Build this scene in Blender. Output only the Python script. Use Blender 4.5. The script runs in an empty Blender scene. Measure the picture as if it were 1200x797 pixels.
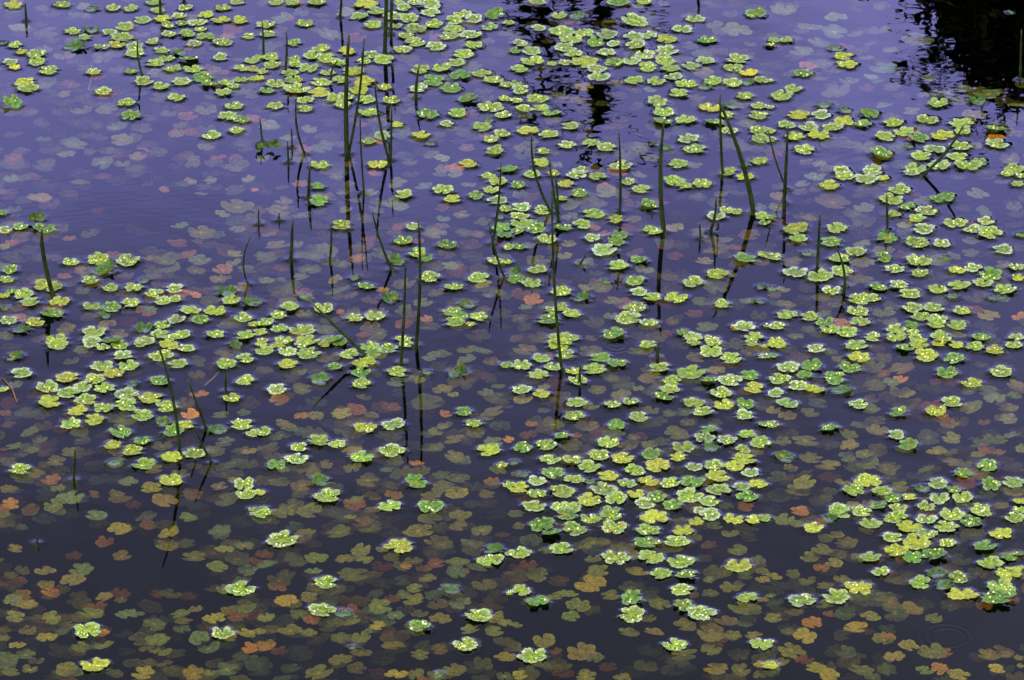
import bpy, math, random
import numpy as np
from mathutils import Vector
random.seed(7); rng = np.random.default_rng(7)
sc = bpy.context.scene; col = sc.collection
R = math.radians

# ---------------------------------------------------------------- camera
W, H = 1200.0, 797.0
CAM_H, DEP, VF = 4.0, R(27.0), R(7.7)
TV = math.tan(VF / 2); TH = TV * W / H
cd = bpy.data.cameras.new('camera'); cam = bpy.data.objects.new('camera', cd); col.objects.link(cam)
cam.location = (0, 0, CAM_H); cam.rotation_euler = (R(90) - DEP, 0, 0)
cd.sensor_fit = 'HORIZONTAL'; cd.angle = 2 * math.atan(TH); cd.clip_end = 2000
sc.camera = cam

# ---------------------------------------------------------------- sky: a cool overcast, violet low over the far bank
SUN_EL, SUN_AZ = 52.0, 205.0
w = bpy.data.worlds.new('World'); sc.world = w; w.use_nodes = True
nt = w.node_tree; N = nt.nodes; L = nt.links
bg = N['Background']; bg.inputs['Strength'].default_value = 0.1
sky = N.new('ShaderNodeTexSky'); sky.sky_type = 'NISHITA'; sky.sun_disc = False
sky.sun_elevation = R(SUN_EL); sky.sun_rotation = R(SUN_AZ)
tc = N.new('ShaderNodeTexCoord'); sx = N.new('ShaderNodeSeparateXYZ'); L.new(tc.outputs['Generated'], sx.inputs[0])
def ramp(stops):
    r = N.new('ShaderNodeValToRGB'); e = r.color_ramp.elements
    while len(e) > 1: e.remove(e[-1])
    e[0].position = stops[0][0]; e[0].color = (*stops[0][1], 1)
    for p, c in stops[1:]:
        k = e.new(p); k.color = (*c, 1)
    L.new(sx.outputs['Z'], r.inputs[0]); return r
# violet dusk cloud over the far bank (+Y) and neutral cloud overhead; values are a tenth of the radiance
far_sky = ramp([(0.0, (.16, .14, .30)), (.22, (.34, .30, .62)), (.36, (.92, .88, 2.2)), (.40, (.90, .87, 2.2)), (.425, (.72, .71, 1.95)), (.438, (.575, .575, 1.40)), (.455, (.44, .447, .98)), (.485, (.30, .312, .50)), (.525, (.245, .262, .355)), (.60, (.42, .42, .50)), (.8, (.62, .63, .62)), (1, (.70, .70, .66))])
near_sky = ramp([(0.0, (.08, .09, .08)), (.34, (.12, .13, .13)), (.5, (.55, .56, .58)), (1, (.70, .70, .66))])
mr = N.new('ShaderNodeMapRange'); mr.inputs['From Min'].default_value = 0.30; mr.inputs['From Max'].default_value = 0.125
mr.interpolation_type = 'SMOOTHSTEP'; 
ab = N.new('ShaderNodeMath'); ab.operation = 'ABSOLUTE'; L.new(sx.outputs['X'], ab.inputs[0])
ym = N.new('ShaderNodeMath'); ym.operation = 'MAXIMUM'; ym.inputs[1].default_value = .001; L.new(sx.outputs['Y'], ym.inputs[0])
dv = N.new('ShaderNodeMath'); dv.operation = 'DIVIDE'; L.new(ab.outputs[0], dv.inputs[0]); L.new(ym.outputs[0], dv.inputs[1])
L.new(dv.outputs[0], mr.inputs['Value'])   # the violet gap in the cloud is narrow
mx = N.new('ShaderNodeMix'); mx.data_type = 'RGBA'
L.new(mr.outputs[0], mx.inputs['Factor']); L.new(near_sky.outputs[0], mx.inputs[6]); L.new(far_sky.outputs[0], mx.inputs[7])
gx_ = N.new('ShaderNodeMapRange'); gx_.inputs['From Min'].default_value = .045; gx_.inputs['From Max'].default_value = .12; gx_.inputs['To Min'].default_value = 10.5; gx_.inputs['To Max'].default_value = 14.0; L.new(sx.outputs['X'], gx_.inputs['Value'])   # the cloud is brighter beyond the shrub
sm = N.new('ShaderNodeVectorMath'); sm.operation = 'SCALE'; L.new(gx_.outputs[0], sm.inputs['Scale']); L.new(mx.outputs[2], sm.inputs[0])
cn = N.new('ShaderNodeTexNoise'); cn.inputs['Scale'].default_value = 26; cn.inputs['Detail'].default_value = 4; L.new(tc.outputs['Generated'], cn.inputs['Vector'])   # mottled cloud
cm = N.new('ShaderNodeMapRange'); cm.inputs['From Min'].default_value = .3; cm.inputs['From Max'].default_value = .7; cm.inputs['To Min'].default_value = .86; cm.inputs['To Max'].default_value = 1.14; L.new(cn.outputs['Fac'], cm.inputs['Value'])
sm2 = N.new('ShaderNodeVectorMath'); sm2.operation = 'SCALE'; L.new(sm.outputs[0], sm2.inputs[0]); L.new(cm.outputs[0], sm2.inputs['Scale']); sm = sm2
m2 = N.new('ShaderNodeMix'); m2.data_type = 'RGBA'; m2.inputs['Factor'].default_value = 0.92
L.new(sky.outputs[0], m2.inputs[6]); L.new(sm.outputs[0], m2.inputs[7]); L.new(m2.outputs[2], bg.inputs['Color'])

sd = bpy.data.lights.new('sun', 'SUN'); sd.energy = 1.5; sd.angle = R(12); sd.color = (1, .95, .86)
so = bpy.data.objects.new('sun', sd); col.objects.link(so)
sv = Vector((math.sin(R(SUN_AZ)) * math.cos(R(SUN_EL)), math.cos(R(SUN_AZ)) * math.cos(R(SUN_EL)), math.sin(R(SUN_EL))))
so.rotation_euler = sv.to_track_quat('Z', 'Y').to_euler()
vs = sc.view_settings; vs.view_transform = 'Standard'; vs.look = 'None'; vs.gamma = 1; vs.use_curve_mapping = False; vs.exposure = 1.0
sc.cycles.max_bounces = 12; sc.cycles.transparent_max_bounces = 24; sc.cycles.caustics_reflective = False

# ---------------------------------------------------------------- survey pixel -> point
CD, SD = math.cos(DEP), math.sin(DEP)
def ray(px, py):
    u = (px / W * 2 - 1) * TH; v = (1 - py / H * 2) * TV
    return np.array([u, CD + v * SD, -SD + v * CD])
def on_z(px, py, z=0.0):
    d = ray(px, py); t = (z - CAM_H) / d[2]; return d * t + np.array([0, 0, CAM_H])
def on_y(px, py, y):
    d = ray(px, py); t = y / d[1]; return d * t + np.array([0, 0, CAM_H])
def mirrored(px, py, y):            # where a thing at distance y stands whose reflection shows at px, py
    p = on_y(px, py, y); return np.array([p[0], p[1], -p[2]])
def px_size(p): return 2 * TH / W * math.sqrt(p[0] ** 2 + p[1] ** 2 + (p[2] - CAM_H) ** 2)
# Leaf survey: one line per 300 x 200 px tile of the pond; x y width tint, in quarter pixels of the survey.
FLOAT = {
(0,0): "62 20 85 y,290 17 80 l,432 38 62 d,528 35 70 l,612 37 72 p,722 8 80 l,738 45 65 p,866 32 75 p,1040 35 75 l,1108 4 80 p,962 67 80 y,838 72 75 p,1030 90 90 y,1122 93 85 y,760 85 85 y,665 90 80 p,785 115 70 l,850 108 60 p,922 104 95 p,935 133 65 l,585 122 95 l,340 143 80 l,425 138 85 d,395 172 68 p,512 148 72 p,570 172 100 l,790 157 75 p,875 155 90 l,962 168 95 l,1163 165 70 p,1040 195 95 l,908 200 75 p,712 192 70 l,548 208 80 y,474 215 75 p,630 218 90 p,630 247 100 l,358 216 105 d,18 195 55 d,70 207 78 l,102 238 65 y,168 250 90 l,172 287 80 l,48 287 80 p,68 310 55 Y,228 325 105 l,757 233 80 l,836 243 75 d,780 270 75 l,728 292 85 l,885 278 90 g,1030 265 75 p,805 317 85 l,902 320 90 l,437 333 70 l,613 330 65 g,1175 278 75 l,1130 315 80 l,1180 318 60 y,672 377 90 l,753 400 80 l,848 378 95 p,950 362 105 g,978 392 75 g,1125 370 65 l,1180 365 50 l,1058 385 75 l,1090 400 60 l,1045 430 85 l,115 382 95 y,132 412 100 l,483 424 85 l,823 452 90 l,57 485 95 g,590 477 85 l,1093 490 92 l,612 538 95 g,1068 540 100 l,1128 558 75 g,988 628 100 l,1105 607 75 l",
(300,0): "95 8 75 l,172 12 75 l,283 6 95 l,515 17 110 y,565 50 100 p,640 75 90 p,690 33 80 p,738 8 70 p,812 20 110 p,815 55 95 p,668 8 60 p,482 74 85 l,545 115 88 l,715 85 95 l,650 118 70 p,745 132 110 l,830 112 95 l,228 106 85 l,46 113 95 l,55 158 72 p,178 197 75 g,703 165 80 l,745 195 105 l,685 228 95 p,840 215 95 p,903 165 90 p,925 132 105 l,928 93 85 l,963 62 90 p,1018 88 90 p,1005 160 110 p,1018 210 90 l,1115 70 95 g,1092 123 80 p,1180 105 60 l,970 250 95 l,935 290 90 l,868 315 95 l,770 322 90 l,302 225 90 l,425 237 92 y,18 265 60 l,72 265 85 l,262 258 90 l,330 272 105 l,75 300 90 l,25 330 70 l,180 275 75 l,185 300 70 l,540 255 90 p,598 277 105 l,385 292 75 l,455 330 110 y,505 280 70 l,245 315 95 l,335 335 80 l,160 340 80 l,175 370 90 l,10 362 55 y,90 388 90 l,50 422 75 g,190 415 130 l,305 380 95 l,395 370 80 l,295 430 105 y,360 457 85 l,230 465 85 l,230 503 78 l,88 490 80 l,420 450 80 l,505 380 110 y,600 403 75 y,480 420 90 y,512 465 90 l,632 467 90 l,405 485 75 l,830 378 105 g,760 410 90 p,912 410 105 g,955 350 105 g,1055 340 95 l,1110 370 100 l,1172 392 75 p,527 522 105 l,990 460 110 g,1165 460 65 l,1098 498 125 l,1158 535 80 l,940 526 95 l,802 533 105 g,1085 558 55 d,1055 590 95 l,660 578 65 y,890 575 70 p,770 630 90 y,815 665 50 d,590 632 85 p,525 657 75 l,1150 622 85 l,1098 648 75 l,1115 703 100 l,993 762 90 y,568 767 95 y,297 767 90 l,1180 788 80 g",
(600,0): "120 5 85 p,500 8 110 g,620 4 80 l,220 70 80 l,303 70 80 d,572 97 125 l,858 85 95 p,795 133 105 p,1138 63 105 g,912 184 95 g,125 127 75 p,232 145 125 l,335 152 100 l,445 160 110 p,275 182 115 l,40 200 85 p,92 235 95 p,390 200 85 g,250 222 105 p,475 203 75 p,570 168 95 p,640 162 90 p,722 180 105 y,582 208 110 p,15 235 60 g,290 250 90 l,440 243 95 p,620 253 95 p,722 237 110 p,95 285 120 l,187 295 50 l,245 290 60 p,340 287 130 y,478 290 95 g,557 283 90 p,715 280 110 l,635 310 100 l,740 318 90 l,395 318 95 p,835 305 85 p,905 280 95 p,1052 275 110 p,1035 313 100 l,1105 338 90 Y,35 322 85 l,405 355 110 p,572 373 100 l,672 378 90 l,752 355 90 p,815 388 110 l,938 378 95 l,905 402 70 d,1030 385 95 l,1105 380 60 d,1165 372 75 l,780 433 100 l,1088 447 90 l,40 420 90 p,20 390 60 g,22 468 65 l,118 458 105 l,135 500 85 l,58 505 85 l,185 525 95 g,678 475 100 p,710 522 110 l,705 565 100 g,812 558 105 l,925 500 105 y,1025 490 85 d,1005 535 70 l,1155 492 75 l,1150 535 95 l,950 570 95 g,1015 608 85 p,1155 605 95 l,1160 645 90 l,75 607 105 y,172 625 90 l,275 585 100 l,255 673 85 p,372 665 90 l,440 685 95 l,825 645 110 p,855 693 105 l,145 703 70 l,135 757 95 y,665 668 50 d,720 685 50 d,778 763 90 l,1155 750 90 l,1090 767 50 d,510 772 105 l,1020 792 60 y,320 795 90 p",
(900,0): "28 185 55 l,85 185 65 l,10 210 50 g,318 222 82 d,352 258 90 y,370 298 105 y,163 340 92 g,10 373 40 l,118 413 80 l,65 445 105 l,260 488 78 d,357 512 70 d,10 497 40 p,143 535 100 y,248 533 100 p,355 563 100 y,475 530 95 g,443 577 88 g,190 592 100 p,300 592 95 l,88 582 85 p,125 635 95 y,238 627 110 y,10 610 55 l,15 650 55 l,170 695 100 l,795 480 100 l,972 468 85 d,745 557 110 l,587 572 92 l,548 633 105 l,635 613 105 l,705 645 90 g,815 630 120 y,658 678 40 d,905 573 120 l,910 612 85 l,900 680 105 l,780 697 110 p,885 730 90 l,1065 605 105 g,1070 670 115 p,530 718 120 g,718 728 95 l,800 770 110 p,935 770 130 l,990 755 80 g,485 788 90 p,690 785 110 l,1150 788 100 l,345 793 80 p,1130 50 35 d",
(0,200): "187 217 55 d,10 195 50 g,95 258 75 g,25 273 75 p,207 267 110 g,330 424 80 l,460 415 115 l,598 417 120 l,495 463 105 d,48 462 75 g,30 505 75 l,423 512 95 l,515 543 85 l,625 543 95 l,672 508 60 d,225 535 140 y,110 575 95 l,60 560 60 g,20 580 65 y,140 612 95 l,278 608 95 y,428 630 90 l,610 617 90 l,520 640 95 g,485 672 60 d,720 570 90 l,815 548 92 p,760 605 90 l,820 597 70 l,243 667 125 g,38 697 85 p,165 705 90 y,98 740 90 d,890 650 105 l,1005 655 105 y,1060 560 100 d,1080 605 100 l,1170 615 90 d,670 733 90 d,755 718 85 l,825 692 85 p,745 762 90 p,935 695 85 g,1135 683 95 l,1185 715 50 y,1005 762 95 l,1145 770 100 l,440 750 115 l,850 765 85 l,265 785 100 y,425 785 90 l,520 795 100 g,800 775 80 l,18 635 40 d,680 792 100 l",
(300,200): "288 72 65 g,293 143 95 g,690 110 95 l,875 88 105 l,918 130 85 y,1028 115 75 g,400 253 100 y,735 257 75 p,690 325 90 g,893 345 95 g,755 382 95 l,790 402 85 g,655 417 90 d,815 497 105 l,925 540 95 l,1040 498 105 l,515 537 85 g,462 495 45 d,630 592 90 d,315 640 105 l,220 580 50 d,158 635 100 l,462 685 90 l,555 678 100 l,105 672 85 l,215 740 130 l,110 735 90 p,40 710 95 l,985 620 80 d,920 655 100 l,950 690 95 g,1040 680 90 l,930 705 90 l,1002 715 45 y,1085 20 70 p,1130 48 95 l,1100 87 80 l,1130 135 95 p,1170 175 75 l,1140 210 40 d,1145 265 95 g,1160 300 80 g,1180 352 60 l,1120 418 80 l,1172 422 50 y,20 750 80 l,690 785 80 l,8 607 40 d,360 788 90 g,30 790 60 l,240 795 110 l,130 790 90 l",
(600,200): "95 15 80 l,30 65 70 g,300 15 100 p,400 23 90 l,250 60 75 y,195 10 60 y,540 48 75 l,600 82 95 l,312 103 88 g,760 48 105 l,805 68 80 l,887 58 90 l,45 170 105 p,140 182 90 l,35 210 95 l,45 243 110 l,112 272 95 g,25 280 70 g,230 128 60 l,382 198 105 l,485 225 80 y,327 250 90 l,240 262 90 g,640 158 95 g,165 318 95 l,375 310 80 p,505 298 85 g,485 330 85 g,430 368 120 p,658 277 105 l,30 352 75 g,118 460 100 l,92 522 92 l,593 415 88 g,498 443 100 l,20 470 80 d,20 505 80 g,440 510 50 d,575 512 95 l,592 565 85 p,655 590 95 l,765 592 108 y,576 635 108 l,230 560 110 l,330 590 90 d,232 637 85 l,180 645 60 p,278 665 85 l,175 695 120 g,545 688 120 p,640 708 88 p,475 762 110 g,845 520 105 l,958 480 100 y,980 620 85 l,955 208 95 p,1000 183 70 l,1048 190 60 l,1090 407 115 g,1090 25 85 y,1005 8 75 l,1170 210 80 l,1180 240 60 g,1175 390 60 l,1170 540 60 d,1150 605 60 d,1080 725 105 p,1130 775 95 l,800 755 70 g,845 775 95 l,935 785 85 p,240 785 140 l,1190 720 30 p",
(900,200): "10 215 75 g,130 268 125 y,138 315 92 l,30 400 80 l,18 545 45 d,360 22 105 l,288 65 100 y,460 38 110 p,535 32 60 y,485 5 90 p,615 88 110 l,577 130 122 l,650 165 90 g,590 200 70 l,740 185 110 p,697 220 95 l,818 125 120 g,728 270 115 p,875 240 115 l,1018 232 90 p,955 270 90 p,1035 288 125 l,555 313 108 g,545 285 50 d,322 268 102 l,295 333 95 g,412 377 100 l,335 408 105 l,345 467 110 p,243 490 130 l,128 473 120 p,698 333 125 l,812 338 90 p,540 408 80 g,705 417 125 l,592 455 105 p,710 475 85 l,825 400 40 d,1100 365 100 p,1178 298 45 g,515 542 98 g,612 532 95 p,295 557 95 p,663 573 108 l,882 462 85 y,958 450 90 p,1040 488 108 g,1005 522 105 l,1160 447 80 p,1170 497 65 y,895 533 100 l,795 552 95 l,865 582 65 d,1110 553 110 l,1055 587 70 d,430 598 115 l,490 592 80 l,420 655 105 l,432 702 100 p,905 652 90 l,675 640 100 l,775 638 100 p,715 680 85 l,785 712 105 l,885 720 95 l,90 670 105 l,195 680 88 l,40 722 90 p,265 708 90 g,290 740 95 l,370 752 110 l,488 775 90 l,600 735 95 l,670 720 70 g,680 755 80 l,800 690 90 l,995 775 95 g,1160 775 75 p,810 778 115 l,600 775 100 l,40 792 70 y,700 785 90 l,180 380 50 d,1185 20 60 l,1120 10 70 l,1165 60 60 l,670 5 80 p",
(0,400): "265 12 105 l,430 5 95 p,480 25 70 p,560 15 95 l,655 8 75 l,870 30 80 l,755 65 125 l,790 15 100 y,575 65 100 p,70 67 85 d,478 113 120 l,600 112 110 l,530 148 100 y,832 102 88 l,1058 103 98 l,1145 78 95 l,1100 12 65 d,102 147 105 p,312 167 110 y,445 178 105 l,385 213 90 p,220 210 112 l,488 215 105 l,318 237 110 l,18 220 55 l,748 183 105 g,1145 180 95 l,590 247 125 p,230 280 130 y,398 270 108 l,703 263 115 y,780 300 120 l,587 298 110 l,484 310 105 l,362 322 100 y,663 343 108 l,440 363 110 y,330 385 108 l,1080 262 90 y,765 373 80 d,870 388 80 y,810 418 108 g,563 426 105 g,1012 408 95 d,1130 387 105 l,1185 425 80 l,525 480 98 y,665 462 88 g,618 510 102 y,540 560 80 d,672 573 110 l,802 540 98 y,910 520 108 l,92 597 105 l,798 648 118 y,1140 668 110 l,1150 712 100 l,1180 780 45 l,620 195 55 d",
(300,400): "40 40 95 l,100 15 70 y,25 10 60 y,215 10 85 p,318 12 60 y,395 5 80 g,148 45 90 p,245 55 110 l,435 57 105 l,530 22 100 l,615 30 95 p,545 55 80 g,700 10 80 l,505 97 122 y,147 105 98 y,368 115 65 g,660 140 98 l,490 143 95 g,490 195 95 l,300 172 105 d,98 222 105 p,795 140 55 d,945 140 110 d,1175 108 70 l,972 327 85 g,1018 380 85 l,1090 505 125 y,30 420 90 l,512 400 118 y,640 387 112 p,293 463 112 l,378 475 95 l,200 492 90 l,187 547 125 p,95 577 90 g,495 540 118 l,635 510 125 l,750 660 108 g,815 775 120 g,625 768 112 l,333 722 145 l,295 645 95 d,15 705 60 y,35 785 80 g,1180 665 60 l,1150 575 60 y",
(600,400): "220 10 120 y,135 75 90 l,250 55 105 l,45 110 100 l,190 115 90 l,125 150 100 l,285 135 80 y,308 183 90 l,385 128 112 l,412 72 95 g,490 103 100 g,635 15 80 l,688 122 105 l,45 223 95 p,138 243 85 y,302 283 105 l,292 345 100 l,470 293 78 l,555 280 85 l,850 3 80 l,930 45 120 l,1025 80 100 l,1120 5 70 l,945 5 80 l,1180 20 40 y,1175 65 50 p,835 145 130 l,748 182 95 l,735 222 92 l,710 255 105 g,850 285 105 l,895 327 90 l,978 240 112 l,920 180 90 g,1018 182 118 p,1110 160 90 g,1130 215 110 y,990 293 105 y,1090 293 90 g,1085 343 95 p,1175 385 60 g,592 352 90 p,920 410 85 g,900 450 105 p,488 390 92 g,450 470 112 l,235 440 85 g,160 482 105 l,52 497 95 g,1005 460 100 p,1095 432 85 l,1160 470 110 l,1080 500 80 l,800 492 115 l,775 540 80 y,930 490 85 d,405 530 110 l,518 545 115 y,650 525 92 g,680 578 125 y,180 548 100 l,280 553 98 l,362 585 115 l,190 612 115 g,290 640 105 l,118 650 95 p,30 680 105 y,450 628 105 y,575 602 105 l,360 650 60 d,540 660 95 p,640 652 110 y,740 660 98 l,845 655 115 g,850 585 90 p,945 575 110 l,1040 580 100 y,1085 550 115 y,1115 612 90 p,960 630 118 y,965 690 125 l,1072 675 95 p,1150 665 90 y,1100 725 100 g,115 708 95 l,235 700 130 l,430 690 130 p,580 712 88 y,360 740 125 y,487 735 110 l,675 725 110 g,830 720 130 l,920 745 110 l,105 768 120 l,225 770 95 l,275 775 110 l,620 755 105 p,750 765 95 g,880 790 70 p,460 790 90 l,10 560 50 d,60 615 40 d",
(900,400): "40 12 90 y,15 65 65 g,225 30 92 p,412 15 108 l,425 72 108 y,640 30 85 g,705 12 90 y,740 65 122 y,800 5 80 y,880 15 75 y,965 22 90 l,1060 38 95 y,1150 15 90 l,872 78 102 g,95 120 115 p,205 115 100 g,382 120 108 g,170 155 80 g,55 175 108 l,310 170 125 g,835 145 110 g,1090 140 115 l,953 193 98 y,140 205 105 p,218 222 100 y,348 225 100 d,35 240 90 p,92 287 110 p,422 292 105 p,20 385 60 l,608 332 90 g,860 283 100 l,785 325 105 y,288 402 95 g,600 437 90 p,655 485 95 g,8 470 30 g,75 535 90 d,1025 580 110 g,910 615 90 g,1040 675 100 g,1150 657 105 p,465 650 130 y,400 693 110 l,535 697 98 l,718 683 85 d,795 660 105 p,870 693 80 g,585 733 95 g,660 725 70 y,800 730 105 p,910 728 105 l,325 782 105 l,430 785 90 l,515 765 85 g,610 775 90 l,740 770 92 l,995 780 105 l,1180 745 70 y,1175 785 70 l",
(0,597): "408 565 140 l,440 725 140 y,1125 370 130 l,1040 575 118 l,1180 15 35 p",
(300,597): "30 18 90 l,125 140 145 l,668 168 140 y,325 338 122 l,308 470 122 l,408 480 85 d,1097 238 130 l,1112 182 95 d,910 370 95 d,1040 497 130 l,763 545 105 g,980 630 125 l,1180 205 40 p,1185 385 40 l,855 765 60 d,452 638 40 d",
(600,597): "260 22 115 g,365 40 105 l,465 25 100 l,140 72 125 g,182 110 95 g,295 90 125 l,477 82 125 l,665 35 145 y,635 95 115 l,632 155 125 g,860 55 80 y,800 97 105 y,770 148 120 l,925 22 115 p,1035 42 105 y,1125 45 85 y,1180 38 70 l,230 183 108 l,40 203 110 l,485 222 140 l,650 220 130 l,792 242 135 l,700 297 105 l,815 303 105 g,793 373 120 l,1058 257 130 y,45 377 95 l,118 430 120 g,560 415 120 g,560 490 145 l,1098 410 108 l,805 450 120 g,882 482 140 p,760 632 125 l,95 682 145 l,1165 628 110 l",
(900,597): "212 82 98 y,335 10 110 l,440 10 100 l,595 32 130 l,480 63 110 l,290 35 80 d,740 42 105 p,860 20 120 l,950 55 110 g,995 8 105 l,835 80 115 l,658 78 120 y,1155 38 100 l,740 110 105 p,580 128 100 l,695 155 130 y,1090 112 110 y,840 155 88 l,1015 170 115 g,480 222 100 l,602 193 120 y,775 210 125 g,675 225 95 g,1040 248 128 l,1125 222 85 g,1170 205 60 g,1125 295 130 y,1180 268 40 l,527 290 92 l,710 340 118 l,785 293 100 d,892 317 100 l,830 350 100 d,910 392 150 y,1090 365 140 l,1070 415 165 g,425 362 140 y,318 407 135 l,157 422 130 p,10 615 40 p,10 725 80 y",
}
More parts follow.
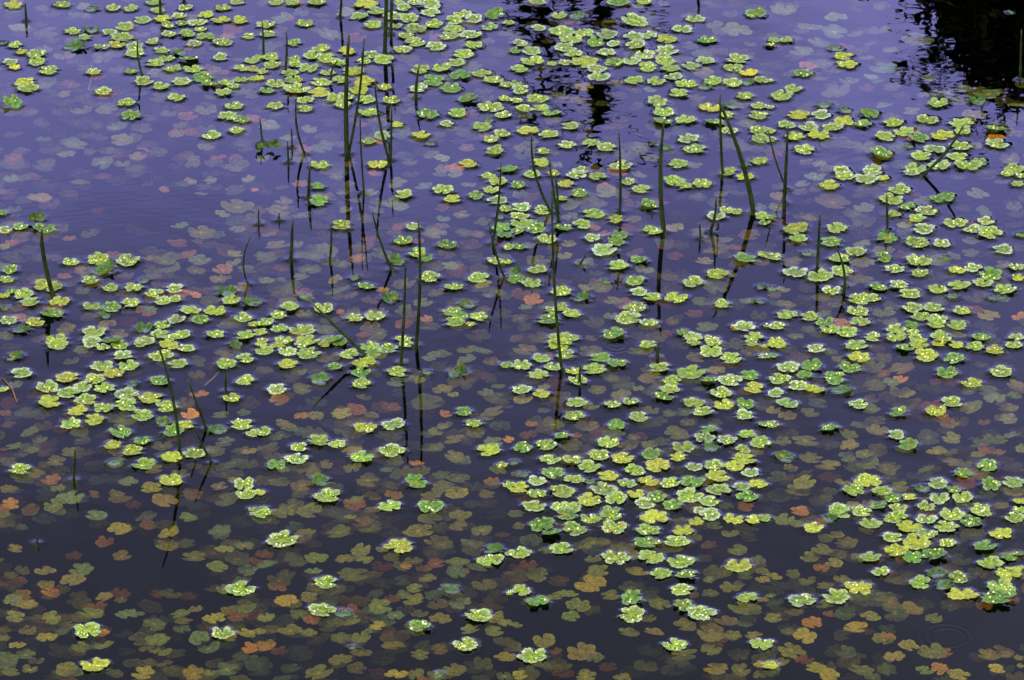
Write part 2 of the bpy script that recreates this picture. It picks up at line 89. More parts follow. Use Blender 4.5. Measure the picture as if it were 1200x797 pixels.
SUNK = {
(0,0): "200 42 75 s2,55 72 80 s2,90 132 100 s1,235 135 60 s2,240 190 80 s2,345 68 60 s2,300 265 105 b2,335 292 70 b2,480 272 110 s1,300 440 75 o1,330 395 140 r2,230 425 70 s2,370 430 75 s3,280 527 80 s2,360 525 70 o1,145 522 75 s2,60 520 110 s2,500 510 110 s1,545 330 80 b2,750 510 90 s3,845 510 80 r3,960 515 110 s1,700 555 65 s2,535 600 80 s1,645 600 75 s2,570 655 120 o1,470 650 70 s2,350 675 110 s1,215 705 70 s2,310 720 90 s1,515 705 90 s2,645 735 90 b1,740 712 90 s2,825 622 80 b1,910 610 100 s3,960 690 80 o1,905 742 70 o1,1000 765 90 s2,1145 692 75 s2,60 630 90 s2,190 577 90 b2,60 765 120 s2,210 775 120 s2,480 760 110 s1,570 768 80 b1,730 140 70 s2,930 232 80 b2,1065 168 70 O1,1040 340 70 r2,990 455 75 s1,1170 440 80 s2,1130 430 70 s1,810 340 150 s2,1110 278 60 s2,1060 780 60 O2",
(300,0): "130 80 80 s1,210 60 80 s2,300 70 80 b2,340 160 110 s1,470 180 110 r2,720 280 110 b1,760 500 70 s3,100 535 80 s2,250 605 80 s1,60 590 110 s1,150 650 80 s1,310 690 110 s1,215 740 70 s1,340 645 90 s2,450 560 60 s1,570 578 90 s1,720 760 75 b1,820 725 80 b1,870 740 80 s1,985 690 90 b1,970 625 80 s2,850 630 90 s2,680 620 90 s1,575 665 60 O1,30 745 70 s1,440 765 70 o1,880 780 60 s1,1060 430 90 s2,1080 290 120 s3,170 505 90 s3,1160 680 60 s2",
(600,0): "335 405 90 Y1,490 390 90 Y1,225 450 90 s1,310 470 80 b1,645 420 70 s1,645 75 90 s2,640 140 90 s2,460 110 90 s2,830 215 80 s1,890 255 100 s1,895 345 100 Y1,880 410 90 s2,1020 65 80 s2,1050 140 140 s1,980 150 90 s2,1115 208 65 s2,590 30 60 s1,600 690 90 s1,590 715 90 s2,655 742 90 o1,90 665 75 s1,185 715 80 b1,210 770 60 s1,1100 575 70 s1,1080 690 95 s1,1010 680 100 s1,840 775 100 s1,735 705 70 s2,660 595 80 s2,780 615 80 s2,510 550 80 b3,60 690 110 o1,410 730 100 s3,60 545 80 s1,190 565 80 b1",
(900,0): "70 45 130 s1,320 80 120 s1,200 130 130 s1,310 150 130 s1,160 240 120 s1,210 290 100 s1,250 300 110 s1,240 200 110 s1,520 145 110 b2,570 237 80 s1,460 272 80 s1,540 320 140 s1,320 430 140 s1,230 365 70 s1,580 412 90 s1,510 370 70 s1,380 380 100 s1,460 415 70 r2,750 368 80 s1,915 420 95 s1,820 435 90 s1,725 445 60 s2,1030 440 120 s1,880 470 110 o1,670 520 90 s1,545 495 90 s1,960 540 110 b1,1160 490 80 o1,1110 585 80 s2,350 670 130 s1,445 690 120 o1,190 760 90 o1,240 765 70 o1,430 745 90 s2,970 680 70 s1,620 690 60 s1,1130 745 100 o1,330 770 50 r1,480 205 60 r2,700 190 160 s2,140 180 60 s2,110 350 80 s2,300 485 90 s2,190 490 60 b2",
(0,200): "375 55 95 o1,185 132 115 Y1,480 30 90 r2,690 62 60 r2,768 90 60 r1,890 52 70 Y1,985 47 60 s1,940 108 65 b1,1040 202 80 s1,1110 170 150 o1,1110 240 120 s2,840 260 90 s1,940 290 140 o1,640 280 110 b3,420 295 90 s2,830 345 120 r2,970 345 90 s1,1015 300 80 s2,1110 275 75 s1,55 340 70 O1,300 497 70 r1,110 300 90 b1,285 270 80 b2,930 420 110 s1,915 470 95 o1,790 450 100 o1,1020 510 85 Y1,1060 380 90 r2,1095 392 85 Y1,1090 430 80 s1,700 410 60 b1,730 490 80 o1,690 650 90 s1,880 567 40 O1,915 582 60 O1,500 720 100 Y1,555 760 95 Y1,385 565 80 s2,405 470 75 s1,310 740 85 o1,20 355 60 Y1,90 425 90 s2,60 645 70 o1,20 775 80 o1,590 490 80 s2,1130 545 80 b1,330 530 70 o2,1065 15 70 r1,1160 40 70 s1,1190 90 40 O1,60 185 90 s2,1100 90 100 s2,210 70 140 s3,130 375 110 s2,460 187 80 r3",
(300,200): "375 30 80 o1,555 15 70 O1,130 145 90 o1,205 210 75 s1,105 190 130 o1,405 105 60 o1,430 65 75 o1,660 60 100 o1,535 105 80 s1,420 185 65 s1,560 185 80 s1,640 155 100 o1,860 20 70 o1,930 15 70 s1,785 72 90 s1,875 228 70 s1,970 290 90 o1,1040 300 70 b1,1060 240 80 s1,930 180 90 r3,100 350 110 o1,45 405 110 s1,265 400 120 s1,330 375 110 o1,250 460 110 o1,115 460 70 r1,475 412 80 O1,300 425 60 b2,210 495 80 o1,50 515 75 o1,120 510 60 s1,380 565 130 s1,440 580 80 o1,595 560 65 O1,345 430 90 o1,400 440 90 o1,690 530 110 o1,840 570 80 o1,780 620 90 o1,930 445 80 b1,760 330 60 O2,1010 400 110 o2,240 595 75 o1,225 672 85 o1,393 660 45 O1,330 745 115 o1,575 760 100 o1,795 695 65 O1,800 733 90 o1,690 650 90 o1,690 715 90 O2,60 300 70 o1,150 555 90 o1,1130 570 80 o1,1060 530 90 Y1,1085 585 60 s1,500 770 60 r2,950 725 120 Y2,1040 780 120 b2,1160 730 90 s3,370 510 80 b1,850 460 60 o1",
(600,200): "590 20 80 s1,440 105 110 o1,380 150 120 o1,545 155 70 r1,570 228 75 b1,300 148 90 o1,270 215 80 s1,430 295 65 O1,265 345 65 Y1,245 400 70 o1,760 265 90 Y1,710 340 95 s1,760 400 75 r1,575 385 110 r1,620 465 95 s1,345 545 80 Y1,420 550 100 o1,700 490 140 o2,880 610 80 o1,910 730 105 s1,850 670 130 r2,920 375 60 o1,870 285 75 o1,1045 360 75 r1,985 325 90 o1,950 545 120 o1,900 425 80 b1,870 125 90 s1,980 110 80 s1,100 605 110 O1,65 640 70 s1,40 690 90 o1,120 420 110 o1,45 580 100 r2,40 110 80 s1,440 600 110 r3,460 680 70 o1,590 775 90 o2,370 785 60 Y2,1045 735 50 O1,1100 610 80 s1,340 430 100 s1,80 350 60 s1",
(900,200): "220 30 100 s1,300 150 170 b1,450 175 100 s1,395 205 110 s1,445 240 115 s1,40 170 80 s1,50 120 90 b1,160 65 70 s1,540 65 60 s1,690 110 60 r2,720 145 80 s1,980 110 120 s1,1010 190 90 s1,890 30 80 s1,1150 170 80 s2,950 330 90 s1,945 385 80 s1,1100 440 80 o1,450 430 100 o1,440 340 80 s1,530 375 90 o1,640 280 80 s1,800 420 110 s1,830 490 100 s1,200 385 90 o1,440 510 120 o1,380 530 80 o1,70 555 70 s1,110 425 110 b1,85 625 90 b1,30 620 60 s1,260 590 110 o1,320 620 80 o1,265 670 80 o1,540 665 110 o1,560 700 90 o1,1030 675 110 Y1,960 600 90 b1,1170 685 70 O1,970 650 90 r2,190 745 80 o1,130 775 80 o1,880 770 90 Y1,1090 600 80 s1,1020 25 90 b2,860 400 90 s1",
(0,400): "385 38 80 s1,335 95 80 o1,75 200 70 s1,925 92 75 o1,920 160 80 Y2,930 250 100 O1,890 345 110 O1,1030 345 90 s1,1050 470 90 s1,1165 515 80 Y1,1090 570 100 s1,25 335 60 O2,40 390 70 b2,140 425 90 o1,370 428 95 o1,185 460 70 o1,65 490 75 o1,150 510 70 o1,95 525 90 s1,260 563 95 o1,325 520 85 o1,15 505 45 r1,50 760 95 O1,240 650 110 O1,270 685 70 o1,330 730 130 s1,250 770 100 o1,600 660 95 s1,705 685 100 Y1,768 747 130 Y1,760 490 110 o1,720 600 90 b1,545 718 90 o1,570 370 130 o1,905 710 100 r2,1025 680 80 b1,1000 610 140 o2,1090 650 60 Y1,440 715 60 r2,40 690 80 Y2,110 620 150 s2,1050 60 90 b1,1140 335 70 s2,990 510 60 s1,130 335 130 s2,400 525 90 b2,540 570 80 s1,290 410 80 r3,620 765 80 r3,150 775 80 r3,1060 745 110 s2",
(300,400): "40 135 90 o1,200 143 85 o1,280 135 90 o1,345 80 120 o1,215 225 105 o1,110 275 130 O1,215 350 80 O1,280 350 80 o1,400 335 100 Y1,430 375 110 o1,150 400 90 o1,120 440 120 o1,125 385 80 b1,630 305 140 r1,540 345 80 b1,505 265 75 b1,660 190 100 s1,750 180 90 o1,820 70 90 s1,985 40 100 o1,1060 45 90 s1,985 85 90 s1,1100 95 80 Y1,1075 240 75 s1,1060 155 60 r2,870 225 95 Y1,920 250 60 o1,960 190 140 o2,1130 210 80 s1,800 290 150 o1,885 340 60 r1,1110 330 100 o1,1080 355 80 o1,1025 430 95 o1,840 425 75 o1,875 400 60 o1,925 460 90 o1,840 500 100 o1,930 540 110 o1,960 555 90 s1,945 640 120 o1,870 630 90 o1,890 680 120 o1,940 715 120 Y1,840 705 80 o1,1110 470 90 s1,450 510 100 Y1,520 650 110 o1,400 420 80 s2,610 600 70 s1,650 560 90 s2,750 570 75 O1,110 660 110 o1,240 600 130 b1,215 675 110 b1,330 575 65 o1,450 590 90 b1,460 745 90 o1,165 770 120 o1,265 780 90 o1,15 500 50 o1,130 600 60 s1,1130 600 80 o1,1075 715 80 b2,390 605 90 r3,1140 395 100 s2,700 480 90 s3,1180 460 50 O1,1110 665 70 o1",
(600,400): "50 275 95 Y1,150 215 60 o1,60 40 120 b1,370 50 130 o1,600 50 130 o1,680 85 90 Y2,855 80 90 b1,955 135 90 Y1,460 175 85 o1,500 210 75 o1,400 225 90 Y1,630 175 85 b1,150 325 70 s1,195 390 110 o1,90 385 60 O1,80 435 90 r2,370 310 80 s1,350 400 110 o1,565 450 65 o1,545 488 90 o1,475 435 100 s1,650 325 80 o1,735 340 70 o1,820 385 85 o1,770 430 130 o1,640 485 80 o1,700 470 90 o2,720 520 80 o2,510 255 110 o1,590 220 60 o1,880 225 70 s1,1170 310 60 o1,1110 55 80 o1,800 330 90 s1,300 440 60 O2,340 500 90 o2,1000 770 70 Y1,1090 775 90 O2,30 620 70 s1,1150 520 60 o1,950 385 80 o2",
(900,400): "490 120 110 o1,540 80 100 b1,625 130 115 b1,575 190 80 s1,500 210 110 o1,625 238 120 Y1,690 295 110 r2,620 180 70 O1,540 155 80 r1,820 370 110 O1,950 310 110 o1,1010 380 60 r2,480 320 100 o1,230 290 90 s1,195 335 90 o1,90 350 100 Y1,25 325 75 Y1,500 375 100 o1,510 415 110 o1,430 390 90 o1,380 485 90 Y1,378 438 90 o1,175 465 120 o1,200 550 110 o1,280 580 110 Y1,105 595 70 o1,370 540 90 s1,450 530 80 o1,470 575 110 o1,550 600 100 o1,740 600 85 o1,790 515 100 Y1,855 455 105 o1,750 450 110 s2,860 565 90 b1,980 620 110 b1,1030 235 100 s1,1060 265 110 s1,1150 255 80 o1,1155 205 90 Y1,1130 310 80 o1,1125 365 85 s1,1060 460 110 o1,1080 520 65 r1,980 530 70 o1,960 455 60 b2,780 190 70 r2,1140 440 80 s1,170 660 110 Y1,140 695 120 o1,85 645 80 o2,70 470 70 o1,560 640 90 o2,620 680 90 o1,290 700 80 s2,250 740 110 s2,350 660 80 o1,380 765 90 Y1,470 760 70 Y1,730 740 60 o1,510 510 110 b2,1150 700 110 o1,1020 720 100 s2,1090 770 80 b1,1000 110 80 o2,940 235 80 s1,290 50 80 o1,330 85 70 o1,1190 500 70 o1",
(0,597): "270 10 90 Y1,20 25 60 o1,450 30 100 s1,560 92 115 Y1,690 72 80 r2,790 110 100 Y1,780 165 110 o1,880 40 95 o1,1030 105 105 s1,1050 185 90 o1,1140 170 95 o1,905 228 120 o1,1015 268 105 o1,490 155 100 r1,570 220 100 b1,70 185 75 b1,210 287 100 b1,380 285 110 s1,340 330 120 b1,215 352 90 o1,105 285 75 b2,50 310 70 o2,85 335 90 r2,20 350 60 r2,345 220 80 r3,120 443 115 Y1,60 425 95 s1,70 500 90 o1,490 410 85 b1,565 425 70 b2,430 490 130 o1,240 505 100 o1,310 500 60 r2,590 490 110 s1,640 490 80 s2,130 567 90 b1,218 600 100 Y1,320 540 80 b1,845 487 95 o1,915 465 70 b1,1000 510 115 Y1,1045 375 70 o1,1140 455 120 o1,735 612 125 o1,755 660 105 o1,930 600 105 s1,975 650 115 s1,1070 600 90 o1,1150 580 90 Y1,1165 650 80 O1,380 645 90 o1,480 635 105 o1,480 580 70 O1,80 635 80 Y1,15 600 70 o1,120 680 100 o1,170 710 80 o1,140 750 85 o1,50 760 90 o1,310 745 110 o1,310 780 80 o1,535 765 95 b1,670 770 120 Y1,770 720 80 b1,690 720 80 b2,905 770 110 Y1,980 765 60 Y1,1060 750 110 s1,590 670 90 s3,880 410 80 r3,1160 270 80 b2,850 560 80 s2",
(300,597): "30 45 90 o1,130 15 110 o1,235 20 100 o1,330 20 90 o2,500 65 110 b1,530 95 100 o1,440 35 60 Y1,385 110 130 o1,230 110 100 o1,810 45 120 o1,760 100 130 o1,955 32 105 o1,1055 98 100 o1,1005 160 105 s1,870 165 115 o1,945 75 90 b1,590 185 70 s1,40 210 90 r2,50 255 110 s1,180 240 120 o1,280 228 115 o1,415 230 90 o1,490 190 100 o1,505 232 95 o1,268 290 80 s1,455 305 155 o1,550 310 90 b2,690 330 100 s2,945 248 125 o1,840 255 90 r1,700 265 60 O1,780 275 80 O2,800 322 80 o1,1068 355 125 o1,100 360 130 r1,140 425 120 Y1,245 410 100 b1,355 380 80 b1,740 370 80 o1,740 425 110 o1,690 400 80 o1,635 420 80 r2,580 455 125 o1,650 497 85 s1,955 438 110 s1,435 520 120 o1,160 568 110 o1,245 580 80 o1,45 505 85 o1,200 492 90 o1,260 520 80 r1,15 570 60 o1,80 560 80 o1,570 545 80 Y1,540 565 60 o1,400 600 110 o1,490 600 100 o1,395 705 110 o1,490 670 100 o1,40 640 120 O1,185 675 110 s3,295 765 150 o1,765 680 100 o1,860 515 110 o1,765 490 90 o1,1000 565 90 s1,1110 570 100 o1,1165 530 80 o1,1165 690 100 Y1,655 770 115 Y1,745 770 90 o1,930 750 110 o1,850 780 110 o1,830 405 90 s2,560 395 80 s2,1150 120 70 r3,1180 300 50 b2,680 590 80 r3,870 660 70 r3,1060 720 100 s3,30 740 100 s3,1160 780 80 o1,120 790 90 s2",
(600,597): "30 80 60 b1,410 155 100 Y1,350 158 90 o1,160 190 70 o1,120 305 110 o1,370 350 140 Y1,585 295 130 Y1,380 232 80 o1,400 290 120 o1,520 180 120 o1,570 215 80 o1,460 400 90 o1,265 395 100 o1,310 450 125 o1,275 500 90 o1,210 405 110 o1,75 260 100 r2,240 330 60 r2,20 540 60 o1,150 615 110 o1,325 665 145 b1,225 735 100 Y2,205 665 60 r1,345 780 110 o1,515 785 90 o1,35 775 80 Y1,140 725 110 o1,545 577 105 o1,640 510 70 o1,665 575 100 b1,690 440 110 o1,810 545 110 o1,805 680 140 o1,930 655 110 o1,925 595 120 b1,1030 590 90 o1,1000 525 110 b1,925 395 85 o1,1030 360 120 o1,920 330 60 o1,985 300 100 o1,1090 310 80 o1,1170 330 80 Y1,1170 290 70 o1,1055 190 90 o1,920 170 80 r2,1020 115 90 o1,945 75 80 o1,850 135 80 o1,895 230 80 b2,1090 465 150 o1,1060 680 100 s2,955 745 110 Y1,1070 755 100 o1,1170 725 80 Y1,1160 770 70 o1,450 740 90 r3,740 750 90 r3,1130 590 80 b1,1150 235 70 s1,1170 420 60 b1,790 60 80 Y1,20 20 80 s1,640 395 60 r1,850 400 60 r2",
(900,597): "75 50 100 o1,150 12 110 O1,140 65 90 o1,250 60 60 r1,320 120 80 Y1,270 135 80 o1,375 155 100 o1,200 225 105 o1,255 190 110 o1,310 250 80 o1,250 272 80 O1,115 303 80 o1,185 335 90 o1,345 325 90 o1,265 355 75 o1,30 315 80 Y1,10 405 50 o1,420 410 110 o1,275 445 110 o1,425 225 80 o1,585 335 90 o1,605 340 50 O2,900 240 110 s2,975 300 110 o2,960 120 130 o2,670 470 130 Y1,775 512 90 o1,570 435 120 b1,480 500 95 o1,370 470 80 o1,25 510 90 o1,205 530 120 O1,100 575 85 o1,175 590 120 Y1,410 555 125 Y1,390 560 80 o1,460 570 80 r1,560 590 70 r1,540 610 110 o1,655 635 100 o1,765 665 140 o1,590 690 100 b1,425 685 70 o2,110 660 130 o1,170 705 130 r1,60 715 80 Y1,225 740 100 Y1,285 775 110 Y1,555 750 100 o1,435 755 110 o1,730 755 80 o1,800 745 85 O1,890 770 105 Y1,1030 685 110 Y1,1068 745 85 Y1,1110 680 60 b1,1170 695 60 b1,850 450 90 s2,930 440 80 r3,1010 450 80 r2,365 705 50 r2,290 490 70 r2,590 260 80 s3,590 410 80 o3,25 760 80 o1,1180 730 40 o1",
}
# tip x y, base x y, width px, sideways bow px, label
REEDS = [
(29.6,3.8,30.6,24,2.6,0,"thin short reed standing alone by the top left corner"),
(161,48,167,89,2.2,-2,"thin slightly leaning reed behind a lone light green leaf, upper left"),
(187,-24,188,16,2.6,0,"reed rising out of a yellow-green leaf at the upper edge, left side"),
(214,-30,215.5,4,2.4,0,"reed just touching the upper edge of the picture between two pale leaves"),
(400,-35,398.6,20,2.6,1,"upright reed cut by the upper edge, left of the thick tall pair"),
(308,29,309,66,2.4,0,"short upright reed left of the upper left leaf raft"),
(336,40,334,84,2.4,1,"short upright reed standing in the upper left leaf raft"),
(347,120,357,180,2.4,-4,"curved thin reed left of the thick twin reed, bending leftwards"),
(408.6,44.6,406.6,180,4.6,-2,"thickest upright reed of the upper left, with a thin reed leaning on it"),
(426.7,45.6,408.6,179,2.6,3,"thin reed leaning away from the foot of the thickest upright reed"),
(454,-50,451,64,4.0,0,"thick reed cut by the upper edge beside a thinner companion"),
(460.5,-50,458,40,3.0,0,"thinner companion of the thick reed cut by the upper edge"),
(490.6,80,487.6,114,3.0,-1,"short thick reed with slightly hooked tip, upper centre"),
(439.7,96.6,456,187,2.8,-3,"long reed leaning left over a dark reflection, upper centre left"),
(459,125,458,187,2.4,0,"short upright reed sharing its foot with a longer leaning reed"),
(422,137,426.6,225,2.0,-1,"hair-thin upright reed right of the thickest upright reed"),
(304.5,139,307.5,166,2.0,0,"small thin reed standing over the dark leafy tuft"),
(341.4,150.5,342.5,172,1.8,0,"tiny thin reed beside the curved reed, upper left"),
(337,165.5,338,190,2.0,0,"small thin reed left of the curved reed and its reflection"),
(424.6,60,424.6,75,2.0,0,"tiny stub poking through the upper left leaf raft"),
(396,71,388,95,2.2,-3,"small bent reed in the raft left of the thickest upright reed"),
(363,196,361.5,231,3.2,0,"short dark reed just behind a mid green leaf, left of centre"),
(49,270,63,348,4.4,-3,"thick dark reed by the left edge with a second blade against it"),
(47.5,281,62,346,2.8,-2,"thinner blade leaning against the thick dark reed by the left edge"),
(292,282,290.5,333,1.9,-6,"thin reed bowed to the left in open water, left of centre"),
(343,260,341,304,3.4,0,"short straight reed in open water over pale sunken leaves"),
(388,265,386.5,304,2.4,1,"short thin reed under a yellow-green leaf, left of centre"),
(327,249.5,327,258,1.8,0,"tiny black stub left of two short straight reeds"),
(303,245,303,262,1.8,0,"tiny thin reed left of the tiny black stub"),
(436.7,252,459.3,316.6,2.6,-2,"reed leaning left with its foot beside a dark green leaf"),
(490.6,257.7,487.5,405,3.4,3,"tallest straight green reed left of the middle of the pond"),
(475,308,470,425,3.0,1,"shorter straight green reed left of the tallest one"),
(368,359,429,417,3.4,0,"stub reed slanting far to the left over the water"),
(587,190,577,285,2.4,2,"thin reed bowing over the leaf raft at upper centre"),
(573,262,591,325,2.2,-2,"thin short reed leaning left below the bowing thin reed"),
(623,158,645.6,248,2.8,-7,"curved reed leaning left out of the central reed clump"),
(644,190,655.7,262,2.6,-1,"thin upright reed in the central reed clump"),
(651,205,654,262,2.6,1,"dark short reed at the back of the central reed clump"),
(647,232,658,432,3.0,-3,"longest green reed in the centre, its foot in a yellow-green leaf"),
(725.4,158.5,726.6,248,2.8,1,"upright reed between the central clump and the thick straight reed"),
(778,146.7,778,271,4.4,-4,"thick straight green reed standing right of the centre"),
(844,113,847,205,2.8,-1,"thin upright reed whose tip meets a thick leaning reed"),
(843,122,883,248,4.6,5,"thick green reed leaning left, right of the centre"),
(923,150,919,238,3.4,0,"upright dark reed crossed by a thin leaning one, upper right"),
(901,157,922,222,2.0,-2,"thin reed leaning left onto the upright dark reed, upper right"),
(1127.7,150,1081,206,3.0,4,"reed leaning far to the right, upper right"),
(839,235,832,272,3.0,2,"short reed leaning right in front of the thin upright reed"),
(820,262,820.7,279,2.0,0,"tiny thin stub left of the short right-leaning reed"),
(764,239,764,248,1.8,0,"tiny stub standing on a mid green leaf beside the thick straight reed"),
(686.5,299,680,309,2.2,0,"tiny bent stub with brown tip right of the central clump"),
(1039,230,1040,270,2.6,0,"short upright reed rising from a mid green leaf, right side"),
(960.7,254.7,957.7,316,3.2,0,"short straight reed rising behind a large light green leaf, right side"),
(980,290,990,335,2.6,3,"short curved reed with its tip on a leaf, right side"),
(182.5,396,210.7,530,3.2,5,"long reed leaning left over the left leaf raft"),
(222,450,242,503,2.8,0,"short reed leaning left right of the long leaning reed"),
(227,499,248.5,543,2.6,-1,"short low reed leaning left in front of a similar short one"),
(88.3,527,86.5,563,2.4,0,"small lone upright reed in the open water at lower left"),
(264,430,264.6,459,2.2,0,"short thin reed rising behind a yellow-green half-sunk leaf, left"),
(680,426,679,449,2.8,0,"short stub right of the longest green reed"),
(772.5,401,770,419,3.4,0,"small dark blade stub standing among sunken leaves, right of centre"),
(44,628,43.3,637,2.4,0,"tiny black stub alone in dark water at lower left"),
(815,-40,816,-6,2.8,4,"reed beyond the upper edge whose bent reflection hangs into view"),
(1197,40,1195.5,92,2.6,0,"dark reed in the shade at the upper right edge"),
]
# ---------------------------------------------------------------- materials
def mat(name):
    m = bpy.data.materials.new(name); m.use_nodes = True
    n = m.node_tree.nodes; n.clear(); o = n.new('ShaderNodeOutputMaterial'); return m, n, m.node_tree.links, o
def leaf_material(name, transl, rough, spec, bump):
    m, n, l, o = mat(name)
    a = n.new('ShaderNodeAttribute'); a.attribute_name = 'tint'
    g = n.new('ShaderNodeNewGeometry')
    t = n.new('ShaderNodeTexNoise'); t.inputs['Scale'].default_value = 260; t.inputs['Detail'].default_value = 3
    l.new(g.outputs['Position'], t.inputs['Vector'])
    r = n.new('ShaderNodeMapRange'); r.inputs['From Min'].default_value = .3; r.inputs['From Max'].default_value = .7
    r.inputs['To Min'].default_value = .55; r.inputs['To Max'].default_value = 1.35; l.new(t.outputs['Fac'], r.inputs['Value'])
    s = n.new('ShaderNodeVectorMath'); s.operation = 'SCALE'; l.new(a.outputs['Vector'], s.inputs[0]); l.new(r.outputs[0], s.inputs['Scale'])
    p = n.new('ShaderNodeBsdfPrincipled'); p.inputs['Roughness'].default_value = rough; p.inputs['Specular IOR Level'].default_value = spec
    l.new(s.outputs[0], p.inputs['Base Color'])
    b = n.new('ShaderNodeBump'); b.inputs['Strength'].default_value = bump; b.inputs['Distance'].default_value = .002
    t2 = n.new('ShaderNodeTexNoise'); t2.inputs['Scale'].default_value = 150; l.new(g.outputs['Position'], t2.inputs['Vector'])
    l.new(t2.outputs['Fac'], b.inputs['Height']); l.new(b.outputs[0], p.inputs['Normal'])
    tr = n.new('ShaderNodeBsdfTranslucent'); l.new(s.outputs[0], tr.inputs['Color'])
    x = n.new('ShaderNodeMixShader'); x.inputs[0].default_value = transl
    l.new(p.outputs[0], x.inputs[1]); l.new(tr.outputs[0], x.inputs[2]); l.new(x.outputs[0], o.inputs[0]); return m
M_LEAF = leaf_material('floating leaf', .22, .40, .3, 1.0)
M_SUNK = leaf_material('sunken leaf', .2, .8, .1, .3)
def fresnel_mix(n, l, o, a, b, ior):
    g = n.new('ShaderNodeNewGeometry'); mi = n.new('ShaderNodeMix'); mi.data_type = 'FLOAT'
    mi.inputs[2].default_value = ior; mi.inputs[3].default_value = 1 / ior; l.new(g.outputs['Backfacing'], mi.inputs[0])
    f = n.new('ShaderNodeFresnel'); l.new(mi.outputs[0], f.inputs['IOR'])
    x = n.new('ShaderNodeMixShader'); l.new(f.outputs[0], x.inputs[0]); l.new(a.outputs[0], x.inputs[1]); l.new(b.outputs[0], x.inputs[2])
    l.new(x.outputs[0], o.inputs['Surface'])
M_WATER, n, l, o = mat('pond water')
tb = n.new('ShaderNodeBsdfTransparent'); gb = n.new('ShaderNodeBsdfGlossy'); gb.inputs['Roughness'].default_value = 0.0
fresnel_mix(n, l, o, tb, gb, 1.333)
va = n.new('ShaderNodeVolumeAbsorption'); va.inputs['Color'].default_value = (.42, .36, .30, 1); va.inputs['Density'].default_value = 3.6
l.new(va.outputs[0], o.inputs['Volume'])
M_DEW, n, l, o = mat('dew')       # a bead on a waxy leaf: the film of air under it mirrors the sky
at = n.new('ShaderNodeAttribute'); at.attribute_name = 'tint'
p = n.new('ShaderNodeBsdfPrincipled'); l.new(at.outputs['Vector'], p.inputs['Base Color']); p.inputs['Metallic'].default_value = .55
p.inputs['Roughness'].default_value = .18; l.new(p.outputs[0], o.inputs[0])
def plain(name, c1, c2, scale, rough, spec=.3):
    m, n, l, o = mat(name)
    g = n.new('ShaderNodeNewGeometry'); t = n.new('ShaderNodeTexNoise'); t.inputs['Scale'].default_value = scale; t.inputs['Detail'].default_value = 5
    l.new(g.outputs['Position'], t.inputs['Vector'])
    r = n.new('ShaderNodeValToRGB'); r.color_ramp.elements[0].color = (*c1, 1); r.color_ramp.elements[1].color = (*c2, 1)
    r.color_ramp.elements[0].position = .32; r.color_ramp.elements[1].position = .68
    l.new(t.outputs['Fac'], r.inputs[0])
    p = n.new('ShaderNodeBsdfPrincipled'); p.inputs['Roughness'].default_value = rough; p.inputs['Specular IOR Level'].default_value = spec
    l.new(r.outputs[0], p.inputs['Base Color']); l.new(p.outputs[0], o.inputs[0]); return m
M_REED = plain('reed', (.006, .014, .003), (.028, .052, .008), 60, .5, .25)
M_DRY = plain('dry reed tip', (.06, .045, .02), (.14, .10, .04), 90, .7)
M_MUD = plain('pond mud', (.006, .006, .007), (.016, .015, .015), 6, .95, .1)
M_BARK = plain('bark', (.025, .02, .015), (.06, .045, .03), 20, .9)
M_CROWN = plain('far foliage', (.008, .018, .006), (.035, .06, .016), 3, .6, .2)
M_STALK = plain('leaf stalk', (.12, .065, .035), (.22, .11, .06), 40, .7)

# ---------------------------------------------------------------- mesh helpers
def mesh_obj(name, V, F, material, tint=None, smooth=True, parent=None):
    V = np.asarray(V, np.float32); me = bpy.data.meshes.new(name)
    if isinstance(F, tuple): fl, ft = F
    else:
        ft = np.array([len(f) for f in F], np.int32); fl = np.array([i for f in F for i in f], np.int32)
    me.vertices.add(len(V)); me.vertices.foreach_set('co', V.ravel())
    me.loops.add(len(fl)); me.loops.foreach_set('vertex_index', np.ascontiguousarray(fl, np.int32))
    me.polygons.add(len(ft)); st = np.concatenate([[0], np.cumsum(ft)[:-1]]).astype(np.int32)
    me.polygons.foreach_set('loop_start', st); me.polygons.foreach_set('loop_total', np.ascontiguousarray(ft, np.int32))
    me.polygons.foreach_set('use_smooth', np.full(len(ft), smooth))
    me.update(calc_edges=True)
    if tint is not None:
        a = me.attributes.new('tint', 'FLOAT_VECTOR', 'POINT'); a.data.foreach_set('vector', np.asarray(tint, np.float32).ravel())
    me.materials.append(material)
    ob = bpy.data.objects.new(name, me); col.objects.link(ob)
    if parent is not None: ob.parent = parent
    return ob
def tag(ob, label=None, cat=None, group=None, kind=None):
    for k, v in (('label', label), ('category', cat), ('group', group), ('kind', kind)):
        if v: ob[k] = v
    return ob
def join(parts):
    V = []; fl = []; ft = []; T = []; k = 0
    for v, (a, b), t in parts:
        V.append(v); fl.append(np.asarray(a) + k); ft.append(b); k += len(v)
        if t is not None: T.append(t)
    return np.concatenate(V), (np.concatenate(fl), np.concatenate(ft)), (np.concatenate(T) if T else None)
_topo = {}
def disc_topology(nr, ns):
    if (nr, ns) not in _topo:
        fl = []; ft = []
        for j in range(ns): fl += [0, 1 + j, 1 + (j + 1) % ns]; ft.append(3)
        for i in range(nr - 1):
            a = 1 + i * ns; b = a + ns
            for j in range(ns):
                k = (j + 1) % ns; fl += [a + j, b + j, b + k, a + k]; ft.append(4)
        _topo[nr, ns] = (np.array(fl, np.int32), np.array(ft, np.int32))
    return _topo[nr, ns]

